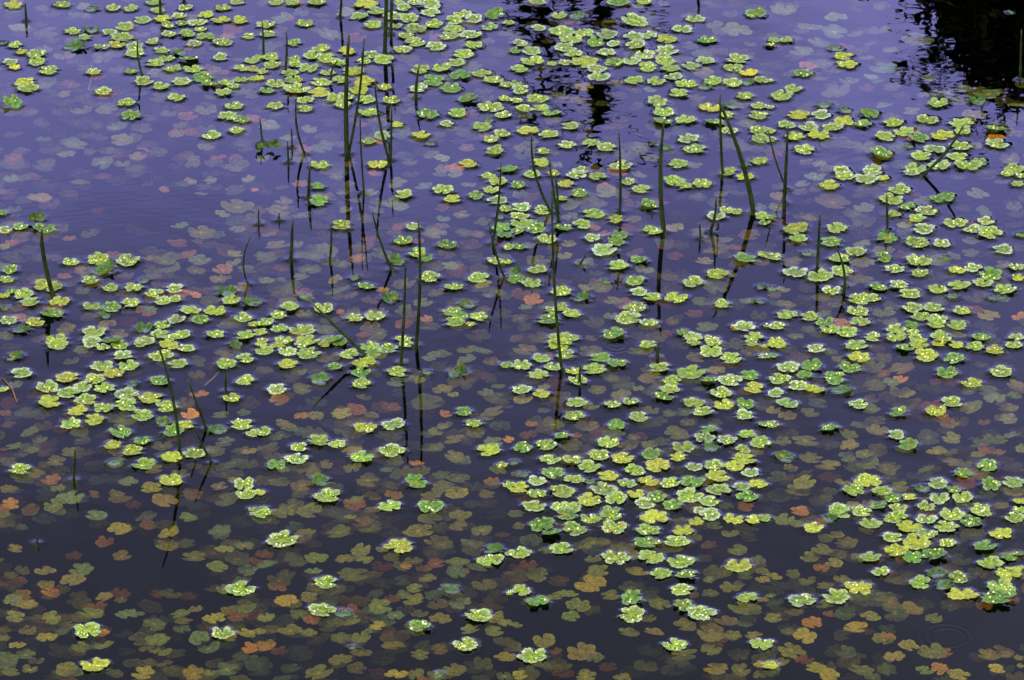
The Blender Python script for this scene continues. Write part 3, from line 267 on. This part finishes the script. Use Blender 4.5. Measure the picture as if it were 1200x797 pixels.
# ---------------------------------------------------------------- one round lobed leaf with a notch
class Leaf:
    def __init__(s, Rad, cup, fold, rag=1.0, frill=1.0):
        s.frill = frill
        s.R = Rad; s.n = random.choice([4, 5, 5, 5, 6]); s.rot = random.uniform(0, 2 * math.pi)
        s.notch = random.uniform(.45, .85); s.nw = random.uniform(.10, .26)
        s.notch2 = random.choice([0, 0, .25, .5]); s.depth = random.uniform(.20, .34) * rag
        s.cup = cup; s.fold = fold; s.ph = rng.uniform(0, 6.28, 6); s.asp = random.uniform(.86, 1.12); s.wob = random.uniform(.0, .05)
    def outline(s, a):
        q = (a - s.rot + np.pi) % (2 * np.pi) - np.pi          # angle from the notch, -pi..pi
        u = (q + np.pi) * s.n / (2 * np.pi) + .10 * np.sin(2 * q + s.ph[0])
        lob = np.abs(np.sin(np.pi * u)) ** .55
        r = (1 - s.depth) + s.depth * lob
        r = r * (1 + .05 * np.sin(2 * q + s.ph[1]) + .035 * np.sin(3 * q + s.ph[2]) + s.frill * (.038 * np.sin(s.n * 3 * q + s.ph[3]) + .026 * np.sin(s.n * 5 * q + s.ph[5])))
        # u = 0 at q = +-pi, so the notch is placed there too
        d = np.abs(np.abs(q) - np.pi)
        r = r * (1 - s.notch * np.exp(-(d / s.nw) ** 2))
        r = r * (1 - s.notch2 * np.exp(-(q / .22) ** 2))
        return r * (1 + (s.asp - 1) * np.cos(q) ** 2)
    def height(s, rho, a):
        q = a - s.rot
        z = s.cup * rho ** 2.4 + s.fold * rho ** 1.5 * np.abs(np.sin(q)) ** 1.3
        z = z + rho ** 2 * (s.wob * np.sin(2 * q + s.ph[4]) + .045 * np.sin(np.pi * ((q + np.pi) * s.n / (2 * np.pi) + .10 * np.sin(2 * q + s.ph[0]))) ** 2)
        return z * s.R
    def build(s, nr, ns, base, vein, rim, rim_amt, mott, lines=.75, spot=.24, heart=None, hamt=.9):
        a = np.linspace(0, 2 * np.pi, ns, endpoint=False); ro = s.outline(a)
        rho = (np.arange(1, nr + 1) / nr) ** .85
        A, P = np.meshgrid(a, rho); rr = P * ro[None, :] * s.R
        Z = s.height(P * np.clip(ro, .3, 1)[None, :], A)
        V = np.concatenate([[[0, 0, 0]], np.stack([rr * np.cos(A), rr * np.sin(A), Z], -1).reshape(-1, 3)])
        q = (A - s.rot + np.pi) % (2 * np.pi)
        u = q * s.n / (2 * np.pi) + .10 * np.sin(2 * (q - np.pi) + s.ph[0])
        off = np.abs((u % 1) - .5) / s.n * 2 * np.pi * P             # distance from the lobe's main vein
        vf = np.exp(-(off / .07) ** 2) * np.clip(1.15 - P, 0, 1) * lines
        ctr = np.exp(-(P / spot) ** 2) * .85
        nz = .5 + .5 * np.sin(A * 3 + s.ph[1] + 4 * P) * np.sin(A * 5 + s.ph[2] - 3 * P)
        rf = np.clip((P - .45) / .5, 0, 1) ** 1.5 * rim_amt * (.45 + .9 * nz)
        C = np.ones(A.shape + (3,)) * base * (1 + mott * (nz - .5))[..., None]
        vf = np.clip(np.maximum(vf, ctr), 0, 1)[..., None]; C = C * (1 - vf) + np.asarray(vein) * vf
        rf = np.clip(rf, 0, 1)[..., None]; C = C * (1 - rf) + np.asarray(rim) * rf
        if heart is not None: hf = (np.exp(-(P / .14) ** 2) * hamt)[..., None]; C = C * (1 - hf) + np.asarray(heart) * hf
        C = np.concatenate([[np.asarray(vein) if heart is None else np.asarray(heart) * hamt + np.asarray(base) * (1 - hamt)], C.reshape(-1, 3)])
        return V, disc_topology(nr, ns), C
def rot_mat(ax, ay):
    ca, sa, cb, sb = math.cos(ax), math.sin(ax), math.cos(ay), math.sin(ay)
    return np.array([[1, 0, 0], [0, ca, -sa], [0, sa, ca]]) @ np.array([[cb, 0, sb], [0, 1, 0], [-sb, 0, cb]])

# ---------------------------------------------------------------- read the survey
def survey(S):
    out = []
    for (ox, oy), txt in S.items():
        for e in txt.split(','):
            x, y, wd, c = e.split(); x = float(x); y = float(y); wd = float(wd)
            out.append([ox + x / 3.987, oy + y / 3.987, wd / 3.987, c])
    return out
FL = survey(FLOAT); SU = survey(SUNK)

# ---------------------------------------------------------------- floating leaves
TINT = {  # blade, vein and middle, rim, rim amount
 'y': ((.235, .295, .007), (.46, .44, .030), (.44, .47, .13), .7),
 'l': ((.105, .212, .007), (.36, .41, .025), (.41, .50, .23), 1.0),
 'p': ((.092, .185, .014), (.30, .37, .060), (.45, .54, .37), 1.2),
 'g': ((.050, .150, .010), (.20, .31, .020), (.27, .40, .15), .75),
 'd': ((.030, .090, .008), (.10, .18, .015), (.12, .22, .05), .5),
 'Y': ((.60, .50, .008), (.66, .56, .02), (.52, .45, .04), .3)}
leaves = []
for i, (px, py, wd, c) in enumerate(FL):
    p = on_z(px, py, .003); ps = px_size(p); Rr = wd * ps / 2 * (.99 if c != 'd' else .95)
    if c == 'd': cup, fold = random.uniform(.10, .30), random.uniform(.02, .16)
    else: cup, fold = random.uniform(.0, .08), random.choice([.0, .0, .03, .05, .10])
    if c == 'p': cup *= .7
    lf = Leaf(Rr, cup, fold); t = TINT[c]; j = 1 + .16 * rng.standard_normal()
    jj = np.array([j * (1 + .10 * rng.standard_normal()), j, j * (1 + .15 * rng.standard_normal())])
    V, F, C = lf.build(7, 72, np.array(t[0]) * jj, np.array(t[1]) * (.7 + .3 * j), np.array(t[2]), t[3] * random.uniform(.5, 1.2), .75)
    for k in range(0 if c == 'Y' else random.choice([0, 0, 0, 1, 1, 2])):            # brown and yellowed blotches of ageing leaves
        q = V[rng.integers(len(V))]; f = np.exp(-(np.linalg.norm(V - q, axis=1) / (Rr * random.uniform(.08, .3))) ** 2)[:, None] * random.uniform(.4, .95)
        C = C * (1 - f) + np.array(random.choice([(.16, .09, .02), (.30, .24, .02), (.05, .09, .01), (.36, .22, .02)])) * f
    C = np.clip(C, .004, .85)
    tl = .04 if c not in 'd' else .55
    rm = rot_mat(rng.normal(.03, tl), rng.normal(0, tl)) if c != 'd' else rot_mat(random.uniform(-.08, .34), rng.normal(0, .22))
    if c == 'g': rm = rot_mat(rng.normal(.03, .11), rng.normal(0, .10))
    dew = []
    nd = 0 if c == 'd' or random.random() < .14 else int(random.uniform(3, 14) * (wd / 24) ** 1.2 * (1.25 if c in 'pl' else .85))
    for k in range(nd):
        a = random.uniform(0, 6.283); rh = random.uniform(.12, .92) ** .7 * .93
        ro = float(lf.outline(np.array([a]))[0])
        if ro < .6: continue
        q = np.array([rh * ro * Rr * math.cos(a), rh * ro * Rr * math.sin(a), float(lf.height(np.array(rh * min(max(ro, .3), 1)), np.array(a)))])
        dew.append((q, random.choice([.0007, .0009, .0012, .0015, .0019, .0026])))
    V = V @ rm.T; dew = [(rm @ q, r) for q, r in dew]
    lift = .0007 - V[:, 2].min() + rng.uniform(0, .0012)
    if c == 'd': lift = -.002 - V[:, 2].min()
    V[:, 2] += lift; ctr = np.array([p[0], p[1] - (V[:, 2].mean()) * .0, 0])
    dew = [(q + np.array([0, 0, lift]), r) for q, r in dew]
    leaves.append(dict(px=px, py=py, w=wd, c=c, p=ctr, leaf=lf, V=V, F=F, C=C, dew=dew, area=wd * wd))
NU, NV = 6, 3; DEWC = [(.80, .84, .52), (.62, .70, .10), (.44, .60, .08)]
def bead_mesh(beads):
    base = []
    for i in range(1, NV + 1):
        t = i / NV * math.pi * .62
        for j in range(NU): base.append((math.sin(t) * math.cos(j * 6.2832 / NU), math.sin(t) * math.sin(j * 6.2832 / NU), math.cos(t)))
    base = np.array([(0, 0, 1)] + base); tp = disc_topology(NV, NU)
    return join([(base * np.array([r, r, r * .8]) + q + np.array([0, 0, r * .3]), tp, np.ones((len(base), 3)) * DEWC[k % 3]) for k, (q, r) in enumerate(beads)])

# ---------------------------------------------------------------- water: one closed body, its skin risen where leaves and reeds stand in it
def axis(lo, hi, a, b, step):
    fine = np.arange(a, b + step / 2, step); out = []; s = step; v = a
    while v > lo: s *= 1.35; v -= s; out.append(max(v, lo))
    right = []; s = step; v = b
    while v < hi: s *= 1.35; v += s; right.append(min(v, hi))
    return np.array(out[::-1] + list(fine) + right)
X = axis(-24, 24, -1.25, 1.25, .003); Y = axis(-1.0, 12.6, 6.35, 9.75, .0031)
GX, GY = np.meshgrid(X, Y); Zw = np.zeros_like(GX)
def sstep(a, b, v): t = np.clip((v - a) / (b - a), 0, 1); return t * t * (3 - 2 * t)
fade = sstep(-2.6, -1.4, GX) * (1 - sstep(1.4, 2.6, GX)) * sstep(5.4, 6.4, GY) * (1 - sstep(9.8, 10.6, GY))
patch = .55 + .45 * np.sin(GX * 2.1 + .7 * GY + 1.0) * np.sin(GY * 2.9 - GX * 1.2 + .4)
far = .55 + .5 * sstep(8.4, 9.6, GY)
for k in range(16):
    lam = random.uniform(.035, .16); th = random.gauss(1.57, .55); sl = random.uniform(.0007, .0017)
    kx, ky = math.cos(th) * 6.283 / lam, math.sin(th) * 6.283 / lam
    Zw += sl * lam / 6.283 * np.sin(kx * GX + ky * GY + random.uniform(0, 6.28) + 1.2 * np.sin(GX * 5 + k) + 1.2 * np.sin(GY * 4 + 2 * k)) * patch * far
for k in range(9):
    lam = random.uniform(.014, .03); th = random.gauss(1.57, .35); kx, ky = math.cos(th) * 6.283 / lam, math.sin(th) * 6.283 / lam
    Zw += .0011 * lam / 6.283 * np.sin(kx * GX + ky * GY + k + 1.5 * np.sin(GX * 7 + k) + np.sin(GY * 9 + 2 * k)) * np.clip(.35 + np.sin(GX * 3.1 + k) * np.sin(GY * 3.7 - k), 0, 1)
def ring(px, py, rad_px, amp, lam):
    p = on_z(px, py); rr = np.hypot(GX - p[0], GY - p[1]); r0 = rad_px * px_size(p)
    return amp * np.cos((rr - r0) * 6.283 / lam) * np.exp(-((rr - r0) / (lam * 1.2)) ** 2)
Zw += ring(1110, 747, 26, .00010, .012) + ring(1112, 748, 11, .00003, .009) + ring(722, 405, 13, .00012, .011)
Zw *= fade
Men = np.zeros_like(Zw)
def window(x, y, r):
    i0, i1 = np.searchsorted(X, [x - r, x + r]); j0, j1 = np.searchsorted(Y, [y - r, y + r]); return slice(j0, j1), slice(i0, i1)
for d in leaves:
    x, y = d['p'][:2]; r = d['leaf'].R; sl = window(x, y, r * 1.15 + .022)
    dx, dy = GX[sl] - x, GY[sl] - y; rr = np.hypot(dx, dy)
    dist = rr - np.clip(d['leaf'].outline(np.arctan2(dy, dx)), .6, 1.2) * r
    Men[sl] = np.maximum(Men[sl], .0013 * np.exp(-np.abs(dist) / .0025))
reeds = []
for (tx, ty, bx, by, wpx, bow, lab) in REEDS:
    b = on_z(bx, by); t = on_y(tx, ty, b[1]); reeds.append((b, t, wpx, bow, lab, bx, by))
    sl = window(b[0], b[1], .03); rr = np.hypot(GX[sl] - b[0], GY[sl] - b[1])
    Men[sl] = np.maximum(Men[sl], .0018 * np.exp(-np.clip(rr - wpx * px_size(b) / 2, 0, 1) / .004))
Zw += Men
nx, ny = len(X), len(Y)
top = np.stack([GX, GY, Zw], -1).reshape(-1, 3)
idx = np.arange(nx * ny).reshape(ny, nx)
q = np.stack([idx[:-1, :-1], idx[:-1, 1:], idx[1:, 1:], idx[1:, :-1]], -1).reshape(-1, 4)
rim = np.concatenate([idx[0, :], idx[1:, -1], idx[-1, -2::-1], idx[-2:0:-1, 0]])
lowv = top[rim].copy(); lowv[:, 2] = -.9; nb = len(rim); o0 = nx * ny
k = np.arange(nb); k2 = (k + 1) % nb
side = np.stack([rim[k2], rim[k], o0 + k, o0 + k2], -1)
fl = np.concatenate([q.ravel(), side.ravel(), (o0 + k)[::-1]]); ft = np.concatenate([np.full(len(q) + nb, 4), [nb]])
water = mesh_obj('water', np.concatenate([top, lowv]), (fl, ft), M_WATER); tag(water, kind='structure')

# ground: pond bed and banks in one sheet out to the horizon
gx = np.concatenate([[-900, -200, -60, -30], np.arange(-24, 24.1, 1.0), [30, 60, 200, 900]])
gy = np.concatenate([[-900, -200, -40, -8, -3], np.arange(-1.5, 14.1, .5), [17, 25, 60, 200, 900]])
AX, AY = np.meshgrid(gx, gy)
inside = sstep(-24, -21.5, AX) * (1 - sstep(21.5, 24, AX)) * sstep(-1.0, .8, AY) * (1 - sstep(11.2, 12.6, AY))
GZ = .22 - inside * .95 + .03 * np.sin(AX * 1.7) * np.sin(AY * 2.3)
gi = np.arange(AX.size).reshape(AX.shape)
gq = np.stack([gi[:-1, :-1], gi[:-1, 1:], gi[1:, 1:], gi[1:, :-1]], -1).reshape(-1, 4)
tag(mesh_obj('ground', np.stack([AX, AY, GZ], -1).reshape(-1, 3), (gq.ravel(), np.full(len(gq), 4)), M_MUD), kind='structure')

# ---------------------------------------------------------------- what the water mirrors: shrubs on the far bank
def tube(pts, radii, ns=7, cap=True):
    pts = np.asarray(pts, float); V = []; fl = []; ft = []
    for i, p in enumerate(pts):
        t = pts[min(i + 1, len(pts) - 1)] - pts[max(i - 1, 0)]; t /= np.linalg.norm(t) + 1e-12
        a = np.cross(t, [0, 1, .13]); a /= np.linalg.norm(a); b = np.cross(t, a)
        for j in range(ns):
            g = j * 6.2832 / ns; V.append(p + radii[i] * (a * math.cos(g) + b * math.sin(g)))
    for i in range(len(pts) - 1):
        for j in range(ns):
            k = (j + 1) % ns; fl += [i * ns + j, i * ns + k, (i + 1) * ns + k, (i + 1) * ns + j]; ft.append(4)
    if cap:
        fl += list(range(ns))[::-1]; ft.append(ns); fl += list(range((len(pts) - 1) * ns, len(pts) * ns)); ft.append(ns)
    return np.array(V), (np.array(fl, np.int32), np.array(ft, np.int32)), None
def foliage(clumps, n, size):
    """leaf faces: clumps are (x, y, z, rx, ry, rz)."""
    cl = np.array(clumps); vol = cl[:, 3] * cl[:, 4] * cl[:, 5]; pick = rng.choice(len(cl), n, p=vol / vol.sum())
    d = rng.standard_normal((n, 3)); d /= np.linalg.norm(d, axis=1)[:, None]; rad = rng.uniform(.15, 1.05, n) ** .5
    P = cl[pick, :3] + d * rad[:, None] * cl[pick, 3:]
    a = rng.standard_normal((n, 3)); a /= np.linalg.norm(a, axis=1)[:, None]
    b = np.cross(a, rng.standard_normal((n, 3))); b /= np.linalg.norm(b, axis=1)[:, None]
    s = size * rng.uniform(.6, 1.4, n)[:, None]
    V = np.stack([P - a * s, P + b * s * .45, P + a * s, P - b * s * .45], 1).reshape(-1, 3)
    return V, (np.arange(4 * n, dtype=np.int32), np.full(n, 4, np.int32)), None
def empty(name, loc):
    e = bpy.data.objects.new(name, None); e.location = loc; col.objects.link(e); return e
def woody(name, label, cat, base, stems, clumps, n, size, twigs=0):
    root = tag(empty(name, base), label, cat)
    b = np.array(base); parts = []
    for pts, r0 in stems:
        pts = np.array(pts, float); parts.append(tube(pts - b, np.linspace(r0, r0 * .25, len(pts)), 6))
    V, F, _ = join(parts); mesh_obj('trunk', V, F, M_BARK, parent=root)
    V, F, _ = foliage([(c[0] - b[0], c[1] - b[1], c[2] - b[2], *c[3:]) for c in clumps], n, size)
    fp = [(V, F, None)]
    for k in range(twigs):                                # twigs that stick out of the crown with a few leaves on them
        c = clumps[rng.integers(len(clumps))]; d = rng.standard_normal(3); d[2] = abs(d[2]) * .8 + .2; d /= np.linalg.norm(d)
        s = np.array(c[:3]) - b + d * np.array(c[3:]) * .8; e = s + d * rng.uniform(.06, .26)
        m = (s + e) / 2 + rng.normal(0, .03, 3); fp.append(tube([s, m, e], [.005, .0035, .002], 4))
        fp.append(foliage([(*e, .04, .04, .05)], 7, size * .6))
    V, F, _ = join(fp); mesh_obj('crown', V, F, M_CROWN, smooth=False, parent=root)
YB = 14.2
def mp(px, py, dy=0): return mirrored(px, py, YB + dy)
edge = [(1126, -8), (1142, 2), (1158, 16), (1174, 30), (1190, 50), (1212, 68), (1244, 84), (1290, 94), (1370, 70), (1430, 40)]
cl = []
for px, py in edge:
    t = mp(px, py)
    h = max(t[2] - .3, .4)
    for f in (0.0, .33, .66, .95):
        rz = .13; cl.append((t[0] + rng.normal(0, .05), YB + rng.normal(0, .15), t[2] - rz - f * (h - .2), .13 + .12 * f + (.16 if px > 1200 else 0), .30, .17))
b0 = mp(1290, 40)
woody('shrub', 'dark shrub on the far bank, mirrored black in the upper right corner of the water', 'shrub', (b0[0], YB, .2),
      [([(b0[0], YB, .2), ((b0[0] + c[0]) / 2, YB, c[2] * .55), (c[0], c[1], c[2])], .05) for c in cl[::4]], cl, 46000, .035, 300)
def spire(px, py, wpx, label):
    t = mp(px, py); s = px_size(t); hgt = t[2]; c = []
    for k in range(16):
        f = k / 15; z = t[2] - .10 - f * (hgt - .6); wd = (.34 + .66 * f ** 1.2) * wpx * s
        c.append((t[0] + rng.normal(0, .12) * wd, YB + rng.normal(0, .05), z, wd * .5, wd * .5, .09))
    woody('sapling', label, 'tree', (t[0], YB, .2), [([(t[0], YB, .2), (t[0] + .02, YB, hgt * .5), (t[0], YB, hgt - .03)], .03)], c, 1500, .04, 40)
spire(704, 148, 42, 'taller slim sapling on the far bank, mirrored at the top centre')
spire(637, 98, 40, 'shorter slim sapling on the far bank, mirrored left of the taller one')
spire(612, 40, 44, 'low leafy sapling on the far bank, its reflection touching the upper edge')
tc_ = []
for k in range(90):                                       # unseen far bank growth, added so the risen water rims mirror something dark
    x = rng.uniform(-9, 9); tc_.append((x, 15.2 + rng.uniform(0, 2.0), .75 + rng.uniform(0, .35), .5, .5, .7))
V, F, _ = foliage(tc_, 30000, .07); tag(mesh_obj('unseen_bank_growth', V, F, M_CROWN, smooth=False), kind='stuff')

# ---------------------------------------------------------------- reeds
for (b, t, wpx, bow, lab, bx, by) in reeds:
    r = wpx * px_size(b) / 2 * 1.22; d = t - b; n = 12; pts = []; rad = []
    side = np.array([1.0, 0, 0]); lean = rng.normal(0, .03)
    for k in range(-4, n + 1):
        f = k / n; p = b + d * f; p = p + side * (bow * px_size(b) * (1 - (2 * max(f, 0) - 1) ** 2)) + np.array([0, lean * d[2] * max(f, 0), 0])
        if k < 0: p = b + np.array([d[0] * f * .5, 0, .014 * k / 4])
        pts.append(p); rad.append(r * (1 - .5 * max(f, 0) ** 2.2))
    V, F, _ = tube(pts, rad, 8)
    ob = tag(mesh_obj('reed', V - b, F, M_REED), lab, 'reed', 'reeds standing in the pond'); ob.location = b
    tl = np.linalg.norm(d)
    if tl > .06:
        e, pe = pts[-1], pts[-2]; u = (e - pe) / np.linalg.norm(e - pe)
        V, F, _ = tube([e - u * .004, e + u * .004, e + u * .010], [rad[-1] * 1.08, rad[-1] * .8, rad[-1] * .15], 6)
        mesh_obj('dry_tip', V - b, F, M_DRY, parent=ob)

# ---------------------------------------------------------------- labels: look, then the nearest landmark that singles the leaf out
MARKS = [((87, 545), 'the small lone reed'), ((43, 635), 'the tiny black stub'), ((200, 470), 'the long left-leaning reed'), ((246, 530), 'the short kinked reed'),
 ((56, 320), 'the thick double reed'), ((400, 390), 'the slanted stub reed'), ((489, 330), 'the tallest upright reed'), ((657, 400), 'the long central reed'),
 ((680, 440), "the central reed's stub"), ((778, 220), 'the thick straight reed'), ((875, 230), 'the thick leaning reed'), ((987, 320), 'the curved right-hand reed'),
 ((1110, 747), 'the larger raindrop ring'), ((877, 85), 'the bright yellow floating leaf'), ((0, 797), 'the lower left corner'), ((1200, 797), 'the lower right corner'),
 ((0, 480), "the left edge's middle"), ((1200, 480), "the right edge's middle"), ((600, 797), "the bottom edge's middle"), ((722, 405), 'the small raindrop ring'),
 ((340, 285), 'the straight open-water reed'), ((957, 290), 'the straight right-hand reed'), ((1085, 200), 'the far right-leaning reed'), ((407, 120), 'the thickest upright reed')]
ORD = ['nearest', 'second nearest', 'third nearest', 'fourth nearest', 'fifth nearest', 'sixth nearest', 'seventh nearest', 'eighth nearest']
def side_of(x, y, m):
    dx, dy = x - m[0], (y - m[1]) * 2
    if abs(dx) > abs(dy): return 'right of' if dx > 0 else 'left of'
    return 'in front of' if dy > 0 else 'behind'
def singled_out(items, words):
    slots = {}
    for mi, (m, _) in enumerate(MARKS):
        for it in items:
            if abs(it['px'] - m[0]) + 2 * abs(it['py'] - m[1]) < 8: continue
            slots.setdefault((mi, it['c'], side_of(it['px'], it['py'], m)), []).append((math.hypot(it['px'] - m[0], 2 * (it['py'] - m[1])), id(it)))
    best = {}
    for (mi, c, sd_), v in slots.items():
        v.sort()
        for k, (dist, i) in enumerate(v[:8]):
            cost = k + dist / 140
            if i not in best or cost < best[i][0]: best[i] = (cost, f"{words[c]}, {ORD[k]} one {sd_} {MARKS[mi][1]}")
    ws = sorted(it['w'] for it in items); lo, hi = ws[int(len(ws) * .12)], ws[int(len(ws) * .88)]
    for it in items:
        if id(it) in best:
            s = best[id(it)][1]
            if len(s.split()) < 16:
                if it['w'] <= lo: s = 'small ' + s
                elif it['w'] >= hi: s = 'large ' + s
            it['label'] = s
FW = dict(y='yellow-green floating leaf', l='light green floating leaf', p='silvery green floating leaf', g='mid green floating leaf', d='upturned dark green leaf', Y='bright yellow floating leaf')
singled_out(leaves, FW)
order = sorted((d for d in leaves if d.get('label') and -4 < d['px'] < 1204 and -2 < d['py'] < 799), key=lambda d: -d['area'])[:300]
chosen = set(map(id, order))
rest = []; restdew = []
for d in leaves:
    if id(d) in chosen:
        ob = mesh_obj('floating_leaf', d['V'], d['F'], M_LEAF, d['C']); ob.location = d['p']
        tag(ob, d['label'], 'leaf', 'leaves floating on the pond')
        if d['dew']:
            V, F, C = bead_mesh(d['dew']); mesh_obj('dew', V, F, M_DEW, C, parent=ob)
    else:
        rest.append((d['V'] + d['p'], d['F'], d['C'])); restdew += [(q + d['p'], r) for q, r in d['dew']]
V, F, C = join(rest); ob = tag(mesh_obj('floating_leaves', V, F, M_LEAF, C), 'many smaller lobed green leaves floating farther out on the pond', 'leaves', kind='stuff')
V, F, C = bead_mesh(restdew); mesh_obj('dew', V, F, M_DEW, C, parent=ob)

# ---------------------------------------------------------------- sunken leaves
STINT = {'o': ((.092, .096, .009), (.14, .13, .014)), 's': ((.085, .110, .028), (.12, .14, .03)), 'b': ((.100, .084, .012), (.15, .11, .015)),
         'r': ((.165, .074, .008), (.24, .09, .015)), 'O': ((.26, .110, .008), (.36, .18, .012)), 'Y': ((.175, .145, .009), (.24, .19, .015))}
sunk = []
def sink(px, py, wd, c, dep):
    z = -{1: rng.uniform(.010, .055), 2: rng.uniform(.07, .14), 3: rng.uniform(.15, .25), 4: rng.uniform(.22, .40)}[dep]
    p = on_z(px, py, z); Rr = wd * px_size(p) / 2 * 1.02
    lf = Leaf(Rr, random.uniform(-.05, .10), random.choice([0, .03, .06]), .88, .4)
    t = STINT[c]; j = 1 + .16 * rng.standard_normal(); jj = np.array([j * (1 + .10 * rng.standard_normal()), j, j])
    V, F, C = lf.build(4, 60, np.array(t[0]) * jj, np.array(t[1]) * .8, np.array(t[0]) * jj * rng.uniform(.6, 1.5) * np.array([rng.uniform(.9, 1.3), 1, 1]), .7, .6, .3, .3, (.34, .20, .012) if c in 'osY' else (.34, .14, .012), random.choice([.1, .3, .5, .8]))
    V = V @ rot_mat(rng.normal(0, .09), rng.normal(0, .10)).T
    mxz = z + V[:, 2].max()
    if mxz > -.003: p[2] -= mxz + .003
    sunk.append(dict(px=px, py=py, w=wd, c=c, dep=dep, p=p, V=V, F=F, C=np.clip(C, .004, .8), area=wd * wd * {1: 1.0, 2: .7, 3: .35, 4: .1}[dep]))
for px, py, wd, cc in SU: sink(px, py, min(wd, 24) if cc[0] in 'rO' else wd, cc[0], int(cc[1]) + (1 if cc[0] == 'r' and cc[1] == '1' and random.random() < .5 else 0))
HOLES = [(170, 255, 110, 36), (80, 650, 75, 40), (165, 670, 90, 26), (640, 735, 60, 30), (760, 735, 60, 24), (800, 690, 40, 16), (1130, 735, 90, 26), (1160, 40, 130, 60), (540, 540, 60, 16), (930, 640, 50, 30), (380, 320, 30, 20), (820, 150, 30, 10)]
for k in range(2450):                                      # deeper, fainter ones between
    px, py = random.uniform(-25, 1225), random.uniform(-12, 812)
    if 1050 <= k < 1300: px, py = random.uniform(-20, 420), random.uniform(40, 380)
    if 1750 <= k < 2150: px, py = random.uniform(-20, 1220), random.uniform(0, 400)
    if 2150 <= k: py = random.uniform(400, 812)
    if 1300 <= k < 1450: px, py = random.uniform(-20, 520), random.uniform(520, 810)
    if any(((px - a) / c) ** 2 + ((py - b) / d) ** 2 < 1 for a, b, c, d in HOLES): continue
    sink(px, py, random.uniform(18, 29) * (1 + (py - 400) / 2600), random.choice('oooooooosssssbbbYYrO' if py > 250 else 'ssssssssooooobbrO'), random.choice([2, 2, 3, 3, 3, 4, 4] if k < 1750 else [1, 2, 2, 2, 3] if k < 2150 else [2, 3, 3, 4]))
SW = dict(o='olive sunken leaf', s='grey-green sunken leaf', b='brown sunken leaf', r='rusty red sunken leaf', O='orange sunken leaf', Y='ochre sunken leaf')
singled_out([d for d in sunk if d['dep'] < 4], SW)
order = sorted((d for d in sunk if d.get('label') and 0 < d['px'] < 1200 and 0 < d['py'] < 797), key=lambda d: -d['area'])[:300]
chosen = set(map(id, order)); rest = []
for d in sunk:
    if id(d) in chosen:
        ob = mesh_obj('sunken_leaf', d['V'], d['F'], M_SUNK, d['C']); ob.location = d['p']
        tag(ob, d['label'], 'leaf', 'leaves sunk under the surface')
    else: rest.append((d['V'] + d['p'], d['F'], d['C']))
V, F, C = join(rest); tag(mesh_obj('sunken_leaves', V, F, M_SUNK, C), 'many deeper and smaller leaves sunk in the dark pond', 'leaves', kind='stuff')

# ---------------------------------------------------------------- small things
for px, py, lab in ((312, 170, 'dark green leafy tuft standing out of the water, upper left'), (43, 253, 'small dark leafy tuft above the thick double reed, left edge')):
    b = on_z(px, py + 6); ps = px_size(b); root = tag(empty('leafy_tuft', tuple(b)), lab, 'plant', 'leafy tufts standing in the water')
    n = 4 if px > 100 else 2
    for k in range(n):
        lf = Leaf(5.6 * ps, .5, .25); V, F, C = lf.build(5, 36, np.array((.035, .085, .005)), (.08, .15, .008), (.15, .22, .015), .5, .5)
        V = V @ rot_mat(R(48) + rng.normal(0, .25), rng.normal(0, .3)).T + np.array([(k - (n - 1) / 2) * 7.5 * ps, rng.normal(0, .004), .007 + .004 * (k % 2)])
        mesh_obj('leaf', V, F, M_LEAF, C, parent=root)
for (x0, y0, x1, y1, z, lab) in ((107, 73, 104, 105, -.02, 'thin pink stalk under the water below a lone leaf, upper left'), (3, 443, 20, 472, .001, 'thin orange stalk floating at the left edge'),
        (240, 452, 256, 436, -.03, 'thin reddish stalk beside the orange sunken leaf, left'), 
        (160, 174, 175, 178, -.02, 'thin pale pink stalk under the violet water, upper left'), 
        (420, 115, 432, 112, -.02, 'pale sunken stalk near a small yellow-green leaf, upper left')):
    a, b = on_z(x0, y0, z), on_z(x1, y1, z); m = (a + b) / 2 + np.array([.004, .003, .001])
    V, F, _ = tube([a - m, [0, 0, 0], b - m], [.0012, .0015, .0011], 6); ob = tag(mesh_obj('leaf_stalk', V, F, M_STALK), lab, 'stalk', 'loose leaf stalks'); ob.location = m
